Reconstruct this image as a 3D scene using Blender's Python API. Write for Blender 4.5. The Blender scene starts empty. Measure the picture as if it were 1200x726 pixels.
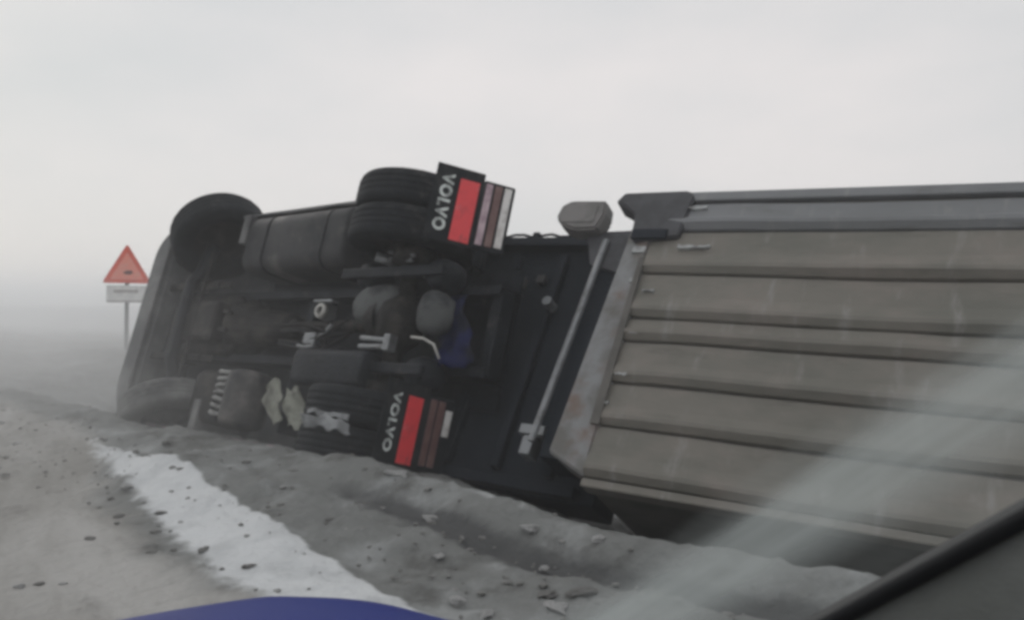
import bpy, bmesh, math, random
from mathutils import Vector, Matrix, noise
R_ = math.radians
random.seed(7)
scene = bpy.context.scene
COL = scene.collection

# ------------------------------------------------------------------ camera
EYE = 1.45
cam_d = bpy.data.cameras.new('camera')
cam = bpy.data.objects.new('camera', cam_d); COL.objects.link(cam)
cam.location = (0, 0, EYE)
cam.rotation_euler = (R_(90 - 0.46), 0, 0)
cam_d.sensor_width = 36; cam_d.lens = 30.0
cam_d.clip_start = 0.02; cam_d.clip_end = 6000
cam_d.dof.use_dof = True
cam_d.dof.focus_distance = 2.7
cam_d.dof.aperture_fstop = 4.6
scene.camera = cam

# ------------------------------------------------------------------ sky, overcast
SUN_EL, SUN_AZ = 24, -42          # sun stands behind the cloud, ahead and to the left
w = bpy.data.worlds.new('World'); scene.world = w; w.use_nodes = True
nt = w.node_tree; N = nt.nodes; L = nt.links
bg = N['Background']; bg.inputs['Strength'].default_value = 0.107
sky = N.new('ShaderNodeTexSky'); sky.sky_type = 'NISHITA'; sky.sun_disc = False
sky.sun_elevation = R_(SUN_EL); sky.sun_rotation = R_(SUN_AZ)
sky.dust_density = 1.5; sky.air_density = 1.0
tc = N.new('ShaderNodeTexCoord')
mp = N.new('ShaderNodeMapping'); mp.inputs['Scale'].default_value = (1, 1, 2.6)
L.new(tc.outputs['Generated'], mp.inputs['Vector'])
nz = N.new('ShaderNodeTexNoise'); nz.inputs['Scale'].default_value = 1.25
nz.inputs['Detail'].default_value = 5; nz.inputs['Roughness'].default_value = 0.5
L.new(mp.outputs['Vector'], nz.inputs['Vector'])
cr = N.new('ShaderNodeValToRGB')
cr.color_ramp.elements[0].position = 0.32; cr.color_ramp.elements[0].color = (5.3, 5.75, 5.95, 1)
cr.color_ramp.elements[1].position = 0.68; cr.color_ramp.elements[1].color = (7.9, 7.55, 7.45, 1)
L.new(nz.outputs['Fac'], cr.inputs['Fac'])
mx = N.new('ShaderNodeMix'); mx.data_type = 'RGBA'; mx.inputs['Factor'].default_value = 0.945
L.new(sky.outputs['Color'], mx.inputs['A']); L.new(cr.outputs['Color'], mx.inputs['B'])
L.new(mx.outputs['Result'], bg.inputs['Color'])
sun_d = bpy.data.lights.new('sun', 'SUN'); sun_d.energy = 0.5; sun_d.angle = R_(40)
sun_d.color = (1.0, 0.95, 0.9)
sun = bpy.data.objects.new('sun', sun_d); COL.objects.link(sun)
_az = R_(SUN_AZ)
_to = Vector((math.sin(_az)*math.cos(R_(SUN_EL)), math.cos(_az)*math.cos(R_(SUN_EL)), math.sin(R_(SUN_EL))))
sun.rotation_euler = _to.to_track_quat('Z', 'Y').to_euler()
vs = scene.view_settings
vs.view_transform = 'Standard'; vs.look = 'None'; vs.exposure = 0.0; vs.gamma = 1.0
vs.use_curve_mapping = False
cy = scene.cycles
cy.use_denoising = True
cy.max_bounces = 12; cy.diffuse_bounces = 4; cy.volume_bounces = 10; cy.transparent_max_bounces = 24
cy.caustics_reflective = False; cy.caustics_refractive = False
cy.pixel_filter_type = 'BLACKMAN_HARRIS'; cy.filter_width = 3.4

# ------------------------------------------------------------------ the road's frame: s along the road, d to its right
RF = Vector((-0.754, 0.656)); RN = Vector((0.656, 0.754))
def road_xy(s, d): return RF*s + RN*d

# ------------------------------------------------------------------ materials
MATS = {}
DULL = ('rubber', 'rubber_dusty', 'chassis_black', 'cast_iron', 'trailer_dark', 'flap_black', 'blue_paint', 'car_blue', 'bag_grey', 'tank_grey', 'cab_paint', 'snow_ground')
def mat(name, col, col2=None, rough=0.7, scale=4.0, lo=0.4, hi=0.62, metal=0.0, bump=0.0, bscale=30.0,
        coat=0.0, detail=6.0, coords='Object', stretch=None, dust=None, dust_lo=0.5, dust_hi=0.75, dust_scale=2.2, snow=None):
    m = bpy.data.materials.new(name); m.use_nodes = True
    nt = m.node_tree; N = nt.nodes; L = nt.links
    b = N['Principled BSDF']
    b.inputs['Roughness'].default_value = rough; b.inputs['Metallic'].default_value = metal
    if coat: b.inputs['Coat Weight'].default_value = coat; b.inputs['Coat Roughness'].default_value = 0.08
    tc = N.new('ShaderNodeTexCoord'); vec = tc.outputs[coords]
    if stretch:
        mp = N.new('ShaderNodeMapping'); mp.inputs['Scale'].default_value = stretch
        L.new(vec, mp.inputs['Vector']); vec = mp.outputs['Vector']
    out = None
    def rgb(c):
        n = N.new('ShaderNodeRGB'); n.outputs[0].default_value = (*c, 1); return n.outputs[0]
    out = rgb(col)
    def blend(a, bcol, sc, lo, hi, v, amount=1.0, det=detail):
        t = N.new('ShaderNodeTexNoise'); t.inputs['Scale'].default_value = sc; t.inputs['Detail'].default_value = det
        t.inputs['Roughness'].default_value = 0.6
        L.new(v, t.inputs['Vector'])
        r = N.new('ShaderNodeMapRange'); r.interpolation_type = 'SMOOTHSTEP'
        r.inputs['From Min'].default_value = lo; r.inputs['From Max'].default_value = hi; r.inputs['To Max'].default_value = amount
        L.new(t.outputs['Fac'], r.inputs['Value'])
        x = N.new('ShaderNodeMix'); x.data_type = 'RGBA'
        L.new(r.outputs['Result'], x.inputs['Factor']); L.new(a, x.inputs['A']); L.new(rgb(bcol), x.inputs['B'])
        return x.outputs['Result']
    if col2: out = blend(out, col2, scale, lo, hi, vec)
    if dust: out = blend(out, dust, dust_scale, dust_lo, dust_hi, vec, 0.9)
    if snow:                                   # snow lodged on faces that look up
        g = N.new('ShaderNodeNewGeometry'); sx = N.new('ShaderNodeSeparateXYZ'); L.new(g.outputs['Normal'], sx.inputs[0])
        t = N.new('ShaderNodeTexNoise'); t.inputs['Scale'].default_value = 6; t.inputs['Detail'].default_value = 5
        L.new(vec, t.inputs['Vector'])
        ad = N.new('ShaderNodeMath'); ad.operation = 'ADD'; L.new(sx.outputs['Z'], ad.inputs[0]); L.new(t.outputs['Fac'], ad.inputs[1])
        r = N.new('ShaderNodeMapRange'); r.interpolation_type = 'SMOOTHSTEP'
        r.inputs['From Min'].default_value = 1.2 - snow; r.inputs['From Max'].default_value = 1.6 - snow*0.6; r.inputs['To Max'].default_value = 0.85
        L.new(ad.outputs[0], r.inputs['Value'])
        x = N.new('ShaderNodeMix'); x.data_type = 'RGBA'
        L.new(r.outputs['Result'], x.inputs['Factor']); L.new(out, x.inputs['A']); L.new(rgb((0.5, 0.5, 0.5)), x.inputs['B'])
        out = x.outputs['Result']
    L.new(out, b.inputs['Base Color'])
    if bump:
        t = N.new('ShaderNodeTexNoise'); t.inputs['Scale'].default_value = bscale; t.inputs['Detail'].default_value = 8
        L.new(vec, t.inputs['Vector'])
        bp = N.new('ShaderNodeBump'); bp.inputs['Strength'].default_value = bump; bp.inputs['Distance'].default_value = 0.05
        L.new(t.outputs['Fac'], bp.inputs['Height']); L.new(bp.outputs['Normal'], b.inputs['Normal'])
    if name in DULL: b.inputs['Specular IOR Level'].default_value = 0.18
    MATS[name] = m
    return m
def ground_material():
    m = mat('snow_ground', (0.19, 0.195, 0.19), (0.33, 0.34, 0.34), 0.9, 1.7, 0.47, 0.74, bump=0.9, bscale=9, dust=(0.105, 0.105, 0.10), dust_lo=.5, dust_hi=.7, dust_scale=2.9)
    nt = m.node_tree; N = nt.nodes; L = nt.links; b = N['Principled BSDF']
    base = b.inputs['Base Color'].links[0].from_socket
    vec = [n for n in N if n.type == 'TEX_COORD'][0].outputs['Object']
    def noise_(sc, det=6, stretch=None):
        t = N.new('ShaderNodeTexNoise'); t.inputs['Scale'].default_value = sc; t.inputs['Detail'].default_value = det; t.inputs['Roughness'].default_value = 0.62
        v = vec
        if stretch:                                  # streaks drawn out by the wind across the road
            mp = N.new('ShaderNodeMapping'); mp.vector_type = 'TEXTURE'; mp.inputs['Rotation'].default_value = (0, 0, R_(118)); mp.inputs['Scale'].default_value = stretch
            L.new(vec, mp.inputs['Vector']); v = mp.outputs['Vector']
        L.new(v, t.inputs['Vector']); return t.outputs['Fac']
    def rng(v, a, c, hi=1.0):
        r = N.new('ShaderNodeMapRange'); r.interpolation_type = 'SMOOTHSTEP'; r.inputs['From Min'].default_value = a; r.inputs['From Max'].default_value = c; r.inputs['To Max'].default_value = hi
        L.new(v, r.inputs['Value']); return r.outputs['Result']
    def mixc(f, a, c):
        x = N.new('ShaderNodeMix'); x.data_type = 'RGBA'; L.new(f, x.inputs['Factor'])
        for k, q in (('A', a), ('B', c)):
            if isinstance(q, tuple): x.inputs[k].default_value = (*q, 1)
            else: L.new(q, x.inputs[k])
        return x.outputs['Result']
    def amount(name, gain, sc):
        at = N.new('ShaderNodeAttribute'); at.attribute_name = name
        ad = N.new('ShaderNodeMath'); ad.operation = 'MULTIPLY_ADD'; L.new(noise_(sc, 8), ad.inputs[0]); ad.inputs[1].default_value = gain; L.new(at.outputs['Fac'], ad.inputs[2])
        return ad.outputs[0]
    crust = mixc(rng(noise_(0.9, 5, (3.2, 0.7, 1)), 0.36, 0.68), (0.27, 0.262, 0.245), (0.42, 0.412, 0.398))
    crust = mixc(rng(noise_(1.9, 6, (2.5, 0.8, 1)), 0.54, 0.76), crust, (0.19, 0.185, 0.175))
    out = mixc(rng(amount('crust', 0.9, 2.2), 0.62, 1.22), base, crust)
    out = mixc(rng(amount('mud', 0.9, 4.0), 0.6, 1.25, 0.9), out, (0.075, 0.076, 0.077))  # bare dirt in the furrow, darkened to stand in for its shade
    snow = mixc(rng(noise_(2.5), 0.42, 0.7), (0.66, 0.675, 0.685), (0.52, 0.535, 0.545))
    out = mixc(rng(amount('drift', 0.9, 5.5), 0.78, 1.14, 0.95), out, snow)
    L.new(out, b.inputs['Base Color'])
ground_material()
mat('clean_snow', (0.66, 0.68, 0.69), (0.52, 0.54, 0.55), 0.75, 3.0, 0.45, 0.75, bump=0.4, bscale=9)
mat('dirty_ice', (0.30, 0.31, 0.32), (0.16, 0.165, 0.17), 0.8, 5, 0.42, 0.66, bump=0.5, bscale=12)
mat('snow_clod', (0.5, 0.5, 0.5), (0.2, 0.2, 0.19), 0.9, 9, 0.42, 0.65, bump=0.6, bscale=20)
mat('dirt_clod', (0.17, 0.168, 0.16), (0.32, 0.315, 0.31), 0.9, 12, 0.45, 0.7, bump=0.6, bscale=25)
mat('rubber', (0.010, 0.012, 0.015), (0.025, 0.028, 0.033), 0.75, 5, 0.45, 0.75, bump=0.3, bscale=40)
mat('rubber_dusty', (0.06, 0.061, 0.062), (0.22, 0.22, 0.215), 0.85, 3, 0.32, 0.65, bump=0.3, bscale=40)
mat('chassis_black', (0.010, 0.012, 0.016), (0.022, 0.025, 0.032), 0.55, 3, 0.45, 0.7, bump=0.2, bscale=25, dust=(0.07, 0.07, 0.07), dust_lo=.62, dust_hi=.85)
mat('cast_iron', (0.016, 0.015, 0.015), (0.06, 0.054, 0.048), 0.6, 5, 0.45, 0.7, metal=0.2, bump=0.3, bscale=30)
mat('galvanised', (0.26, 0.27, 0.28), (0.13, 0.13, 0.13), 0.45, 5, 0.45, 0.7, metal=0.5, bump=0.15)
mat('tank_grey', (0.05, 0.05, 0.052), (0.022, 0.023, 0.026), 0.55, 2.5, 0.42, 0.68, dust=(0.2, 0.185, 0.175), dust_lo=.5, dust_hi=.72, dust_scale=1.6)  # dust patches also stand in for light falling on the fuel tank
mat('bag_grey', (0.11, 0.115, 0.115), (0.04, 0.042, 0.046), 0.75, 4, 0.40, 0.66)
mat('tank_pale', (0.30, 0.30, 0.29), (0.14, 0.14, 0.138), 0.6, 6, 0.42, 0.66)
mat('pale_metal', (0.5, 0.49, 0.46), (0.3, 0.29, 0.27), 0.5, 8, 0.45, 0.7)
mat('pale_plate', (0.30, 0.305, 0.26), (0.15, 0.15, 0.13), 0.7, 7, 0.45, 0.7, bump=0.2)
mat('cab_paint', (0.035, 0.038, 0.045), (0.06, 0.062, 0.066), 0.45, 2, 0.45, 0.7, dust=(0.14, 0.14, 0.138), dust_lo=.42, dust_hi=.75, dust_scale=1.3)
mat('bumper_plastic', (0.05, 0.052, 0.055), (0.09, 0.09, 0.092), 0.6, 2, 0.45, 0.7, dust=(0.26, 0.26, 0.255), dust_lo=.36, dust_hi=.68, dust_scale=1.1)
mat('blue_paint', (0.008, 0.011, 0.065), (0.01, 0.012, 0.025), 0.6, 5, 0.42, 0.66)
mat('flap_black', (0.01, 0.012, 0.015), (0.035, 0.036, 0.038), 0.75, 6, 0.45, 0.75, dust=(0.12, 0.11, 0.105), dust_lo=.6, dust_hi=.85, dust_scale=5)
mat('letter_white', (0.68, 0.72, 0.70), (0.3, 0.32, 0.31), 0.6, 11, 0.42, 0.66, dust=(0.14, 0.15, 0.15), dust_lo=.52, dust_hi=.7, dust_scale=16)
mat('reflector_red', (0.78, 0.05, 0.06), (0.55, 0.04, 0.05), 0.4, 5, 0.45, 0.75, dust=(0.6, 0.24, 0.26), dust_lo=.52, dust_hi=.78, dust_scale=6)
mat('stripe_pale', (0.55, 0.42, 0.46), (0.3, 0.2, 0.24), 0.5, 6, 0.42, 0.68)
mat('stripe_white', (0.75, 0.73, 0.71), (0.42, 0.38, 0.37), 0.5, 7, 0.42, 0.68)
mat('lamp_brown', (0.14, 0.07, 0.065), (0.2, 0.12, 0.11), 0.4, 6, 0.45, 0.7)
mat('trailer_paint', (0.19, 0.177, 0.154), (0.235, 0.207, 0.183), 0.65, 2.4, 0.44, 0.7, bump=0.1, bscale=14, stretch=(0.55, 1, 1), dust=(0.142, 0.14, 0.12), dust_lo=.42, dust_hi=.68, dust_scale=1.7)
mat('trailer_top_paint', (0.215, 0.22, 0.23), (0.17, 0.176, 0.18), 0.6, 1.4, 0.42, 0.7, bump=0.1, bscale=14, stretch=(0.35, 1, 1))
mat('trailer_backing', (0.14, 0.132, 0.12), (0.10, 0.095, 0.086), 0.8, 2)
mat('trailer_front_paint', (0.25, 0.255, 0.26), (0.14, 0.135, 0.125), 0.6, 2.6, 0.4, 0.64, bump=0.1, dust=(0.17, 0.115, 0.09), dust_lo=.48, dust_hi=.68, dust_scale=3)
mat('trailer_dark', (0.014, 0.018, 0.025), (0.022, 0.026, 0.034), 0.7, 2, 0.4, 0.7, bump=0.15)
mat('bracket_dark', (0.07, 0.07, 0.078), (0.045, 0.045, 0.05), 0.6, 5)
mat('lamp_case', (0.19, 0.18, 0.175), (0.14, 0.135, 0.13), 0.55, 6)
mat('paint_scrape', (0.42, 0.43, 0.43), (0.24, 0.24, 0.24), 0.6, 14)
mat('sign_red', (0.8, 0.11, 0.06), (0.7, 0.11, 0.07), 0.5, 6)
mat('sign_pink', (0.88, 0.27, 0.20), (0.82, 0.33, 0.26), 0.5, 9, 0.4, 0.65)
mat('sign_symbol', (0.12, 0.03, 0.03), None, 0.5)
mat('sign_plate', (0.78, 0.78, 0.76), (0.66, 0.66, 0.65), 0.5, 8)
mat('sign_print', (0.28, 0.25, 0.24), None, 0.6)
mat('post_steel', (0.12, 0.125, 0.13), (0.08, 0.08, 0.085), 0.5, 8, metal=0.4)
mat('car_blue', (0.010, 0.022, 0.17), (0.012, 0.026, 0.19), 0.5, 3, dust=(0.03, 0.045, 0.17), dust_lo=.5, dust_hi=.8)
mat('car_black', (0.008, 0.008, 0.009), None, 0.55)
mat('car_trim', (0.30, 0.31, 0.29), (0.26, 0.27, 0.25), 0.85, 8, bump=0.1, bscale=120)
mat('car_dash', (0.035, 0.035, 0.037), (0.045, 0.045, 0.047), 0.85, 20)

def grime(name, col, sc, lo, hi, amt, stretch):
    m = MATS[name]; N = m.node_tree.nodes; L = m.node_tree.links; b = N['Principled BSDF']
    base = b.inputs['Base Color'].links[0].from_socket
    tc = [n for n in N if n.type == 'TEX_COORD'][0]
    mp = N.new('ShaderNodeMapping'); mp.inputs['Scale'].default_value = stretch; L.new(tc.outputs['Object'], mp.inputs['Vector'])
    t = N.new('ShaderNodeTexNoise'); t.inputs['Scale'].default_value = sc; t.inputs['Detail'].default_value = 9; t.inputs['Roughness'].default_value = 0.68
    L.new(mp.outputs['Vector'], t.inputs['Vector'])
    r = N.new('ShaderNodeMapRange'); r.interpolation_type = 'SMOOTHSTEP'; r.inputs['From Min'].default_value = lo; r.inputs['From Max'].default_value = hi; r.inputs['To Max'].default_value = amt
    L.new(t.outputs['Fac'], r.inputs['Value'])
    x = N.new('ShaderNodeMix'); x.data_type = 'RGBA'; L.new(r.outputs['Result'], x.inputs['Factor']); L.new(base, x.inputs['A']); x.inputs['B'].default_value = (*col, 1)
    L.new(x.outputs['Result'], b.inputs['Base Color'])
for nm in ('trailer_paint', 'trailer_top_paint'):
    grime(nm, (0.33, 0.325, 0.31), 3.0, 0.54, 0.74, 0.6, (2.2, 0.5, 1))        # salt runs down the panels
    grime(nm, (0.085, 0.078, 0.066), 2.4, 0.55, 0.76, 0.7, (0.5, 2.0, 1))      # road dirt scuffed along them
for nm in ('chassis_black', 'cast_iron', 'rubber', 'cab_paint', 'bumper_plastic', 'tank_grey'):
    grime(nm, (0.12, 0.112, 0.105), 4.0, 0.56, 0.76, 0.55, (1, 1, 1))          # dried mud
for nm in ('flap_black', 'reflector_red', 'letter_white', 'stripe_pale', 'stripe_white'):
    grime(nm, (0.06, 0.052, 0.05), 5.0, 0.52, 0.74, 0.7, (1, 2, 1))

# ------------------------------------------------------------------ mesh helpers
def link(name, bm, m, parent=None, smooth=False, kind=None):
    me = bpy.data.meshes.new(name); bm.normal_update(); bm.to_mesh(me); bm.free()
    if smooth:
        for p in me.polygons: p.use_smooth = True
    me.materials.append(MATS[m] if isinstance(m, str) else m)
    o = bpy.data.objects.new(name, me); COL.objects.link(o)
    if parent: o.parent = parent
    if kind: o['kind'] = kind
    return o
def tag(o, label, cat, group=None):
    o['label'] = label; o['category'] = cat
    if group: o['group'] = group
    return o
def empty(name, mtx, label, cat, group=None):
    o = bpy.data.objects.new(name, None); o.empty_display_size = 0.2
    COL.objects.link(o); o.matrix_world = mtx
    return tag(o, label, cat, group)
def box(bm, x0, x1, y0, y1, z0, z1, bev=0.0, M=None):
    g = bmesh.ops.create_cube(bm, size=1.0)
    vs = g['verts']
    for v in vs:
        v.co = Vector((x0 + (v.co.x+.5)*(x1-x0), y0 + (v.co.y+.5)*(y1-y0), z0 + (v.co.z+.5)*(z1-z0)))
    if bev:
        es = list({e for v in vs for e in v.link_edges})
        r = bmesh.ops.bevel(bm, geom=es, offset=bev, segments=2, affect='EDGES', profile=0.6)
        vs = list({v for f in r['faces'] for v in f.verts} | {v for v in vs if v.is_valid})
    if M:
        for v in vs: v.co = M @ v.co
    return vs
def tube(bm, pts, rad, n=10, cap=True):
    pts = [Vector(p) for p in pts]
    rings = []
    for i, p in enumerate(pts):
        a = pts[max(0, i-1)]; b = pts[min(len(pts)-1, i+1)]
        t = (b-a).normalized()
        u = t.orthogonal().normalized() if i == 0 else (u - t*u.dot(t)).normalized()
        v = t.cross(u)
        r = rad[i] if isinstance(rad, (list, tuple)) else rad
        rings.append([bm.verts.new(p + (u*math.cos(2*math.pi*k/n) + v*math.sin(2*math.pi*k/n))*r) for k in range(n)])
    for a, b in zip(rings, rings[1:]):
        for k in range(n): bm.faces.new((a[k], a[(k+1) % n], b[(k+1) % n], b[k]))
    if cap:
        bm.faces.new(rings[0][::-1]); bm.faces.new(rings[-1])
def lathe(bm, prof, axis='Y', n=48, c=(0, 0, 0), jit=None):
    """prof: list of (radius, offset along axis)"""
    rings = []
    for k in range(n):
        a = 2*math.pi*k/n; ring = []
        for i, (r, h) in enumerate(prof):
            rr = r + (jit(k, i) if jit else 0)
            p = (math.cos(a)*rr, h, math.sin(a)*rr) if axis == 'Y' else (h, math.cos(a)*rr, math.sin(a)*rr) if axis == 'X' else (math.cos(a)*rr, math.sin(a)*rr, h)
            ring.append(bm.verts.new(Vector(p) + Vector(c)))
        rings.append(ring)
    for k in range(n):
        a, b = rings[k], rings[(k+1) % n]
        for i in range(len(prof)-1):
            vs = [a[i], a[i+1], b[i+1], b[i]]
            if prof[i][0] < 1e-6: vs = [a[i], a[i+1], b[i+1]]
            if prof[i+1][0] < 1e-6: vs = [a[i], a[i+1], b[i]]
            try: bm.faces.new(vs)
            except ValueError: pass
    bmesh.ops.remove_doubles(bm, verts=bm.verts, dist=1e-6)
    bmesh.ops.recalc_face_normals(bm, faces=bm.faces)
def extrude_poly(bm, pts, thick, axis=2):
    """pts: closed outline of 3D points; thick: vector"""
    t = Vector(thick)
    a = [bm.verts.new(Vector(p)) for p in pts]; b = [bm.verts.new(Vector(p)+t) for p in pts]
    bm.faces.new(a); bm.faces.new(b[::-1])
    n = len(pts)
    for i in range(n): bm.faces.new((a[i], b[i], b[(i+1) % n], a[(i+1) % n]))
    bmesh.ops.recalc_face_normals(bm, faces=bm.faces)
def obj_of(name, m, parent, fn, smooth=False, kind=None):
    bm = bmesh.new(); fn(bm)
    return link(name, bm, m, parent, smooth, kind)
def sm(a, b, x):
    t = max(0.0, min(1.0, (x-a)/(b-a))); return t*t*(3-2*t)

# ------------------------------------------------------------------ terrain
def fbm(x, y, sc, oct=4):
    return noise.fractal(Vector((x*sc, y*sc, 3.7)), 0.9, 2.0, oct)
DRIFT = [(-8, 1.5, 2.45), (0, 1.85, 2.52), (2.6, 2.22, 2.66), (3.6, 2.38, 2.86), (4.7, 2.60, 3.06), (5.8, 2.92, 3.24), (6.9, 3.18, 3.40), (7.6, 3.34, 3.46), (8.4, 3.48, 3.58)]
def ridge_line(s): return 4.03 + 0.06*math.sin(s*1.7)
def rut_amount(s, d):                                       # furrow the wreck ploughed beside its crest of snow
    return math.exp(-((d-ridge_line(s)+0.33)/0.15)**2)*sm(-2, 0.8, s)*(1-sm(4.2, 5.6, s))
def drift_amount(s, d):
    a = 0.0
    for p, q in zip(DRIFT, DRIFT[1:]):
        if p[0] <= s <= q[0]:
            t = (s-p[0])/(q[0]-p[0]); lo = p[1]+(q[1]-p[1])*t; hi = p[2]+(q[2]-p[2])*t
            lo += 0.06*fbm(s, 2.0, 1.6); hi += 0.03*fbm(s, 4.0, 1.7)
            a = sm(lo-0.34, lo+0.14, d)*(1-sm(hi-0.08, hi+0.09, d))*(1-sm(6.6, 8.6, s)*0.35)
    # patches lower down the verge and a broken line of snow on the crest
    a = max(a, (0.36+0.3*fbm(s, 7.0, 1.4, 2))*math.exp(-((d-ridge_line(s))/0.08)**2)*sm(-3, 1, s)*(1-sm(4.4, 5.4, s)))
    return a
def crust_amount(s, d):
    e = 2.40 + 1.5*sm(4.5, 10.0, s) + 0.12*fbm(s, 1.0, 0.8)
    return (1-sm(e-0.45, e+0.35, d))*(1-sm(18, 34, abs(s))*0.6)
def height(s, d):
    h = 0.03*drift_amount(s, d)
    near = 1 - sm(14, 40, abs(s-4))                       # fine relief only close by
    h += sm(2.5, 4.05, d)*(0.055 + 0.155*sm(2.0, 5.5, s))                             # bank thrown up by the ploughs
    drop = max(0.0, d-4.2)
    fall = -0.30*drop if drop < 8 else -2.4
    hollow = -0.6*sm(4.2, 4.9, d)*(1-sm(2.6, 4.6, s))   # scooped out under the trailer
    right = fall + hollow
    lift = sm(11.5, 15.5, s)
    h += right*(1-lift) + lift*(0.28*sm(4, 8, d))
    # pushed-up snow edge that runs along the wreck
    rid = math.exp(-((d - ridge_line(s))/0.16)**2)
    h -= 0.075*rut_amount(s, d)
    h += 0.07*rid*(1-sm(5.0, 6.3, s))*sm(-4, 1, s)
    h += 0.05*math.exp(-((d-3.35)/0.2)**2)*(0.5+0.5*math.sin(s*1.1+1))*(1-sm(9, 11, s))
    if d > 2.2:
        k = sm(2.2, 3.2, d)
        h += k*near*(0.055*fbm(s, d, 1.3) + 0.03*fbm(s, d, 4.5) + 0.020*fbm(s, d, 12.0, 3))
        h += 0.06*fbm(s, d, 0.35, 2)*k
    # low mounds beyond the sign, on both sides
    h += 0.5*math.exp(-((s-30)/7)**2 - ((d-2)/9)**2)*sm(20, 28, s)
    far = sm(40, 300, math.hypot(s, d)); h += far*2.0*fbm(s, d, 0.01, 3)
    return h
def steps(a, b, st, far_a, far_b):
    out = []; x = a
    while x < b: out.append(x); x += st
    g = st; x = out[-1]
    while x < far_b: g *= 1.22; x += g; out.append(x)
    g = st; x = out[0]; pre = []
    while x > far_a: g *= 1.22; x -= g; pre.append(x)
    return pre[::-1] + out
S = steps(-1.5, 13.5, 0.07, -600, 900); D = steps(1.9, 8.0, 0.05, -600, 600)
bm = bmesh.new(); grid = []; dl = bm.verts.layers.float.new('drift'); kl = bm.verts.layers.float.new('crust'); ml = bm.verts.layers.float.new('mud')
for s in S:
    row = []
    for d in D:
        p = road_xy(s, d); row.append(bm.verts.new((p.x, p.y, height(s, d)-0.012*(d < 2.2))))
    grid.append(row)
for i in range(len(S)-1):
    for j in range(len(D)-1): bm.faces.new((grid[i][j], grid[i][j+1], grid[i+1][j+1], grid[i+1][j]))
bmesh.ops.recalc_face_normals(bm, faces=bm.faces)
for i, s in enumerate(S):
    for j, d in enumerate(D):
        grid[i][j][kl] = crust_amount(s, d) if d > -8 else 0.0
        if -3 < s < 6: grid[i][j][ml] = rut_amount(s, d)  # furrow mask: dirt plus shade put into the colour
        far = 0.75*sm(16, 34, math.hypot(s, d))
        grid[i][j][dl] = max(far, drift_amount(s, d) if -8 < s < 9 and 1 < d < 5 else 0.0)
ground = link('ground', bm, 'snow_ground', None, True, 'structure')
if ground.data.polygons[0].normal.z < 0: ground.data.flip_normals()

# the road: snow-crusted carriageway
bm = bmesh.new(); rows = []; dl = bm.verts.layers.float.new('drift'); kl = bm.verts.layers.float.new('crust'); ml = bm.verts.layers.float.new('mud')
rs = steps(-2, 12, 0.12, -200, 260)
for s in rs:
    edge = 2.42 + 0.10*fbm(s, 0, 0.9) + 0.05*fbm(s, 5, 4.0) + 0.03*max(0, s-4)
    ds = [-7.5, -6.4] + [-6 + k*(edge-0.25+6)/44 for k in range(45)] + [edge-0.12, edge]
    row = []
    for d in ds:
        p = road_xy(s, d)
        z = 0.012 + 0.006*fbm(s*0.5, d*2.2, 1.1) + 0.014*(1-sm(0, 0.25, edge-d))*0
        if d < -6.2: z = 0.0
        z += 0.5*math.exp(-((s-30)/7)**2 - ((d-2)/9)**2)*sm(20, 28, s)
        z += max(0.0, height(s, d)) * sm(1.6, 2.3, d)
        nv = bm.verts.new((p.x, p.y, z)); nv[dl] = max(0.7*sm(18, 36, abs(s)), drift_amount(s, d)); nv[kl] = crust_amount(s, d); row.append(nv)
    rows.append(row)
for a, b in zip(rows, rows[1:]):
    for k in range(len(a)-1): bm.faces.new((a[k], a[k+1], b[k+1], b[k]))
bmesh.ops.recalc_face_normals(bm, faces=bm.faces)
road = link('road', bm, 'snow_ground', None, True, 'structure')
if road.data.polygons[0].normal.z < 0: road.data.flip_normals()

# ------------------------------------------------------------------ clods and stones on the ground
def clod_mesh(name, seed, m):
    bm = bmesh.new(); bmesh.ops.create_icosphere(bm, subdivisions=2, radius=1.0)
    for v in bm.verts:
        v.co *= 1 + 0.75*noise.noise(v.co*1.5 + Vector((seed*7.1, 0, 0)))
        v.co.z *= 0.62
    me = bpy.data.meshes.new(name); bm.to_mesh(me); bm.free(); me.materials.append(MATS[m]); return me
snow_clods = [clod_mesh('snow_clod', k, 'snow_clod') for k in range(4)]
dirt_clods = [clod_mesh('dirt_clod', 20+k, 'dirt_clod') for k in range(4)]
def place_clod(s, d, r, dirt, i):
    p = road_xy(s, d); z = max(height(s, d), 0.012)
    o = bpy.data.objects.new('dirt_clod' if dirt else 'snow_clod', (dirt_clods if dirt else snow_clods)[i % 4])
    COL.objects.link(o); r *= 0.72; o.location = (p.x, p.y, z + r*0.12); o.scale = (r*random.uniform(1.0, 1.9), r*random.uniform(0.8, 1.2), r*random.uniform(0.5, 0.8)); o.rotation_euler = (0, 0, i*1.9)
    where = 'the white drift' if drift_amount(s, d) > 0.5 else 'the grey verge below the wreck' if d > 2.6 else 'the snow-crusted road'
    if dirt: tag(o, 'small dark lump of dirt lying on ' + where, 'lump', 'dirt lumps on ' + where)
    else: tag(o, 'small pale clod of snow lying on ' + where, 'clod', 'snow clods on ' + where)
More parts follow.
